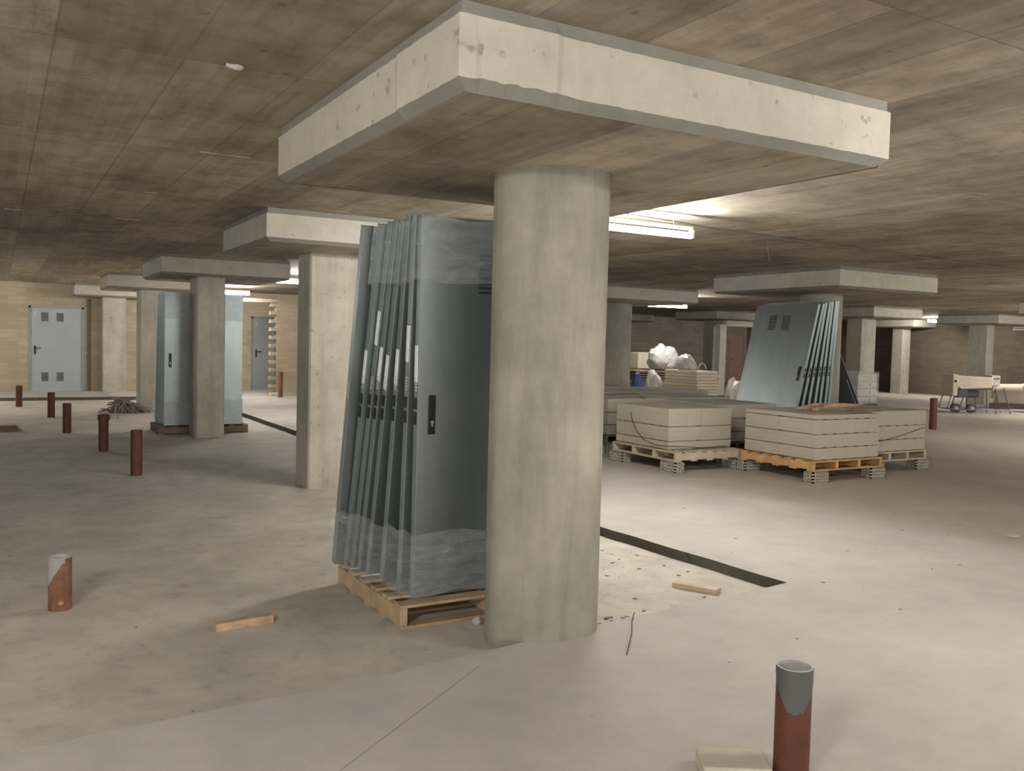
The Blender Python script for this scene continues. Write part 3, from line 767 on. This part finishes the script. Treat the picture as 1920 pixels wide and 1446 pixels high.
# ------------------------------------------------------------------ plaster machine on the right
t = thing('plaster_machine', 'cream plaster mixing machine with hopper and wheels at the far right', 'machine', (20.86, 13.91, 0), (0, 0, R(-30)))
bm = bmesh.new()
prof = [(.08, .96), (1.02, .93), (.98, .66), (.22, .62), (.10, .70)]
v0 = [bm.verts.new((x, -.28, z)) for x, z in prof]; v1 = [bm.verts.new((x, .28, z)) for x, z in prof]
bm.faces.new(v0); bm.faces.new(v1[::-1])
for i in range(len(prof)): bm.faces.new([v0[i], v0[(i+1) % 5], v1[(i+1) % 5], v1[i]])
obj('hopper', bm, 'machine', t, .02)
bm = bmesh.new(); prism(bm, [(-.02, -.3), (.11, -.3), (.11, .3), (-.02, .3)], .45, .99); obj('end_plate', bm, 'machine', t, .015)
bm = bmesh.new(); tube(bm, [(.04, -.305, .82), (.04, -.32, .82)], .03, 12); obj('bearing', bm, 'black', t)
bm = bmesh.new(); bx(bm, 1.0, 1.22, -.2, .2, .72, .98); o = obj('control_box', bm, 'white_plastic', t, .015)
bm = bmesh.new()
for q in (1.06, 1.12, 1.17): tube(bm, [(q, -.2, .9), (q, -.215, .9)], .018, 10)
obj('knob', bm, 'black', o)
bm = bmesh.new(); tube(bm, [(1.1, 0, .68), (1.95, 0, .70)], .085, 18); obj('mixing_tube', bm, 'machine', t, smooth=True)
bm = bmesh.new(); tube(bm, [(1.9, 0, .74), (2.0, 0, .66), (2.06, 0, .5)], [.1, .13, .05], 14); obj('outlet', bm, 'machine', t, smooth=True)
bm = bmesh.new(); bx(bm, 1.88, 1.99, -.13, -.10, .66, .76); obj('outlet_port', bm, 'black', t)
bm = bmesh.new(); tube(bm, [(.35, 0, .5), (.75, 0, .5)], .1, 16); bx(bm, .22, .45, -.12, .12, .4, .62); obj('motor', bm, 'frame_steel', t, smooth=True)
for wx in (.22, .62):
    bm = bmesh.new(); tube(bm, [(wx, -.05, .125), (wx, .05, .125)], .12, 22); wl = obj('wheel', bm, 'tyre', t, smooth=True)
    bm = bmesh.new(); tube(bm, [(wx, -.065, .125), (wx, .065, .125)], .05, 12); obj('hub', bm, 'white_plastic', wl, smooth=True)
bm = bmesh.new()
for y in (-.22, .22):
    tube(bm, [(.95, y, .64), (.25, y, .62), (.08, y, .6), (-.02, y, .42), (-.1, y, .12), (.05, y, .1)], .016, 6)
    tube(bm, [(.05, y, .1), (2.1, y, .1)], .016, 6)
    tube(bm, [(.62, y, .12), (.6, y, .45)], .014, 6); tube(bm, [(.22, y, .12), (.3, y, .45)], .014, 6)
    tube(bm, [(1.1, y, .66), (1.14, y, .02)], .015, 6); tube(bm, [(1.3, y, .66), (1.5, y, .02)], .015, 6)
obj('tube_frame', bm, 'frame_steel', t, smooth=True)
# load behind it
pallet('wooden_pallet', 'dark pallet of grey load behind the plaster machine', 23.3, 24.6, 12.9, 14.3, 0, 'wood_dark', 'y', .2)
box('stacked_sacks', 'hollow', None, 23.35, 24.55, 12.95, 14.25, .2, .66, bevel=.03)
tag(bpy.data.objects['stacked_sacks'], 'low grey load on the dark pallet behind the plaster machine', 'load')
box('white_plank', 'white_plastic', None, 23.6, 24.9, 13.05, 13.3, .661, .71, bevel=.004)
tag(bpy.data.objects['white_plank'], 'white plank lying on the grey load at the right edge', 'plank')

# ------------------------------------------------------------------ drain pipes
def pipe(x, y, zb, zt, label, mat='pvc', patch=None, r=.062, lip=True, tape='tape'):
    t = thing('drain_pipe', label, 'pipe', (x, y, zb), group='brown drain pipes standing in the floor')
    h = zt-zb; bm = bmesh.new()
    prof = [(r, 0), (r, h), (r-.004, h+.001), (r-.006, h-.02), (r-.006, h-.14)]
    rings = lathe(bm, prof, 0, 0, 40); bm.faces.new(rings[-1])
    obj('pipe_wall', bm, mat, t, smooth=True)
    if patch:
        bm = bmesh.new(); lathe(bm, [(r+.001, h+.0015), (r+.0015, h+.004), (r-.0065, h+.004), (r-.0075, h-.13)], 0, 0, 40); obj('rim_lining', bm, 'lining', t, smooth=True, label='pale grey lining inside the rim')
    if patch:
        a0, a1, depth, skew = patch        # grey tape wrapped round the rim, hanging lower on one side
        bm = bmesh.new(); n = 28; outer = []; low = []; inn = []
        for k in range(n+1):
            a = R(a0+(a1-a0)*k/n); u = abs((k/n)-skew)/max(skew, 1-skew)
            d = depth*max(.16, 1-(u-.22)*1.25) if u > .22 else depth*(.97+.03*math.sin(k))
            rr_ = r+.0025
            outer.append(bm.verts.new((rr_*math.cos(a), rr_*math.sin(a), h+.003))); low.append(bm.verts.new((rr_*math.cos(a), rr_*math.sin(a), h-d)))
            inn.append(bm.verts.new(((r-.009)*math.cos(a), (r-.009)*math.sin(a), h-.05)))
        for k in range(n):
            bm.faces.new([outer[k], outer[k+1], low[k+1], low[k]]); bm.faces.new([inn[k], inn[k+1], outer[k+1], outer[k]])
        obj('tape_patch', bm, tape, t, label='grey tape over the pipe rim')
    return t
pipe(2.43, 2.15, 0, .40, 'near brown drain pipe at the bottom right with grey tape at its rim', patch=(130, 320, .15, .52))
pipe(.30, 5.63, ZR, .225, 'short dusty drain pipe at the left foreground, half grey half orange', 'pvc_dusty', patch=(140, 290, .16, .25), tape='tape_dusty')
bm = bmesh.new(); bmesh.ops.create_icosphere(bm, subdivisions=2, radius=.017)
o = obj('mortar_dab', bm, 'clay'); o.location = (.30-.05*0+.0, 5.63-.066, ZR+.05); tag(o, 'round reddish dab of mortar near the foot of the short dusty pipe', 'mortar')
for x, y, zt, lb in [(1.33, 10.64, .43, 'nearest of the five drain pipes in the row at the left'), (1.21, 12.95, .415, 'second drain pipe of the left row, scrap stuck to its flared rim'),
                     (.92, 15.44, .39, 'third drain pipe of the left row'), (.83, 18.28, .385, 'fourth drain pipe of the left row, left of the short one'), (.36, 20.97, .365, 'farthest drain pipe of the left row, beside the slab edge')]:
    pipe(x, y, ZR, zt, lb)
bm = bmesh.new(); lathe(bm, [(.064, 0), (.074, .004), (.074, .07), (.064, .074)], 0, 0, 32); o = obj('pipe_collar', bm, 'pvc'); 
rowp = [q for q in COL.objects if q.get('label', '').startswith('second drain pipe')][0]; o.parent = rowp; o.location = (0, 0, .415-ZR-.075)
crumple('pipe_scrap', 'scrap of cardboard stuck to the rim of a left row pipe', 'scrap', (1.36, 12.90, .36), (.12, .08, .08), 'wood_pale', 31, 2)
o = bpy.data.objects['pipe_scrap']; o.parent = rowp; o.location = (.125, -.04, .43); del o['category']
pipe(6.08, 22.0, 0, .63, 'tall pinkish drain pipe in front of the toothed brick wall', 'pvc_dusty', r=.058)
pipe(16.0, 10.95, 0, .62, 'drain pipe on the right just past the last block stack', r=.07)

# ------------------------------------------------------------------ small things on the floor
box('wood_offcut', 'splinter', None, 1.0, 1.32, 4.84, 4.90, ZR, ZR+.045, bevel=.003, rot=(0, 0, R(6)))
tag(bpy.data.objects['wood_offcut'], 'reddish wooden offcut lying left of the door pallet', 'wood scrap')
bm = bmesh.new(); bx(bm, -.15, .15, -.045, .045, 0, .032, rot=(0, 0, R(-62))); o = obj('wood_offcut', bm, 'wood_pale'); o.location = (3.96, 4.35, ZR+.001)
tag(o, 'short wooden offcut on the dusty floor right of the round column', 'wood scrap')
bm = bmesh.new(); bx(bm, -.12, .12, -.08, .08, 0, .055); o = obj('paver_block', bm, 'hollow', bevel=.006); o.location = (2.27, 2.27, 0); o.rotation_euler = (0, 0, R(-32)); tag(o, 'grey paver block cut by the bottom edge, left of the near pipe', 'block')
bm = bmesh.new(); tube(bm, [(3.12, 3.93, .003), (3.0, 3.80, .012), (2.86, 3.62, .018), (2.75, 3.50, .012), (2.66, 3.40, .003)], .0028, 6); tag(obj('steel_wire', bm, 'dark_stuff'), 'thin bent black wire lying right of the round column', 'wire')
crumple('plaster_lump', 'small white lump on the floor between the pallet and the round column', 'lump', (2.33, 4.34, ZR), (.06, .05, .05), 'white_plastic', 40, 2)
crumple('stone_chip', 'white flat chip on the bare floor at far right', 'chip', (7.32, 4.23, 0), (.12, .08, .02), 'white_plastic', 41, 2)
crumple('stone_chip', 'tiny white chip on the floor at the bottom left corner', 'chip', (.02, 2.98+.02, 0), (.03, .03, .012), 'white_plastic', 42, 2)
# brushwood pile by the third square column
bm = bmesh.new(); rr = random.Random(5)
for k in range(90):
    cx, cy = 2.17+rr.gauss(0, .15), 19.15+rr.gauss(0, .12); a = rr.uniform(0, 6.28); ln = rr.uniform(.15, .4)
    hh = max(0, .22*math.exp(-((cx-2.15)/.25)**2))
    p0 = Vector((cx-math.cos(a)*ln/2, cy-math.sin(a)*ln/2, ZR+.01)); p1 = Vector((cx+math.cos(a)*ln/2, cy+math.sin(a)*ln/2, ZR+.02+hh*rr.uniform(.3, 1.2)))
    tube(bm, [p0, (p0+p1)/2+Vector((0, 0, hh*.6)), p1], rr.uniform(.008, .022), 5)
tag(obj('rubble_pile', bm, 'debris'), 'dark heap of twigs and scraps at the foot of a far left column', 'rubble', kind='stuff')
crumple('paper_scrap', 'white scrap on the far slab edge beside the rubble heap', 'scrap', (2.28, 22.9, 0), (.18, .1, .06), 'white_plastic', 50, 2)
# pieces of wood at the left edge
t = thing('wood_beam', 'low wooden beam entering at the left edge of the photo', 'beam', (-.45, 15.9, ZR), (0, 0, R(0)))
box('beam', 'wood_dark', t, 0, .70, 0, .12, 0, .085, bevel=.004)
bm = bmesh.new(); bx(bm, -.25, .42, .12, .62, .03, .055); bx(bm, .48, .72, .12, .55, .03, .055); obj('board', bm, 'wood_pale', t)
# debris
bm = bmesh.new(); rr = random.Random(11)
def chip(x, y, z, s):
    bx(bm, x-s, x+s, y-s*rr.uniform(.2, .7), y+s*rr.uniform(.2, .7), z, z+s*rr.uniform(.12, .4), rot=(0, 0, rr.uniform(0, 3)))
for k in range(130): chip(rr.uniform(2.95, 4.3), rr.uniform(4.05, 7.5), ZR+.001, rr.choice([.004, .006, .008, .014]))
for k in range(60): chip(2.95+abs(rr.gauss(0, .16)), 3.98+rr.gauss(0, .06), ZR+.001, rr.uniform(.006, .016))
for k in range(60): chip(rr.uniform(-.5, 1.8), rr.uniform(3.8, 8), ZR+.001, rr.choice([.003, .004, .007]))
for k in range(45): chip(rr.uniform(4.4, 7.5), rr.uniform(3.2, 7.5), .001, rr.choice([.005, .007, .012]))
for x, y, s in [(3.05, 3.1, .008), (3.62, 3.2, .009), (4.6, 3.3, .01), (2.1, 2.9, .005)]: chip(x, y, .001, s)
tag(obj('floor_debris', bm, 'debris'), 'small chips and crumbs scattered over the dusty floor', 'debris', kind='stuff')
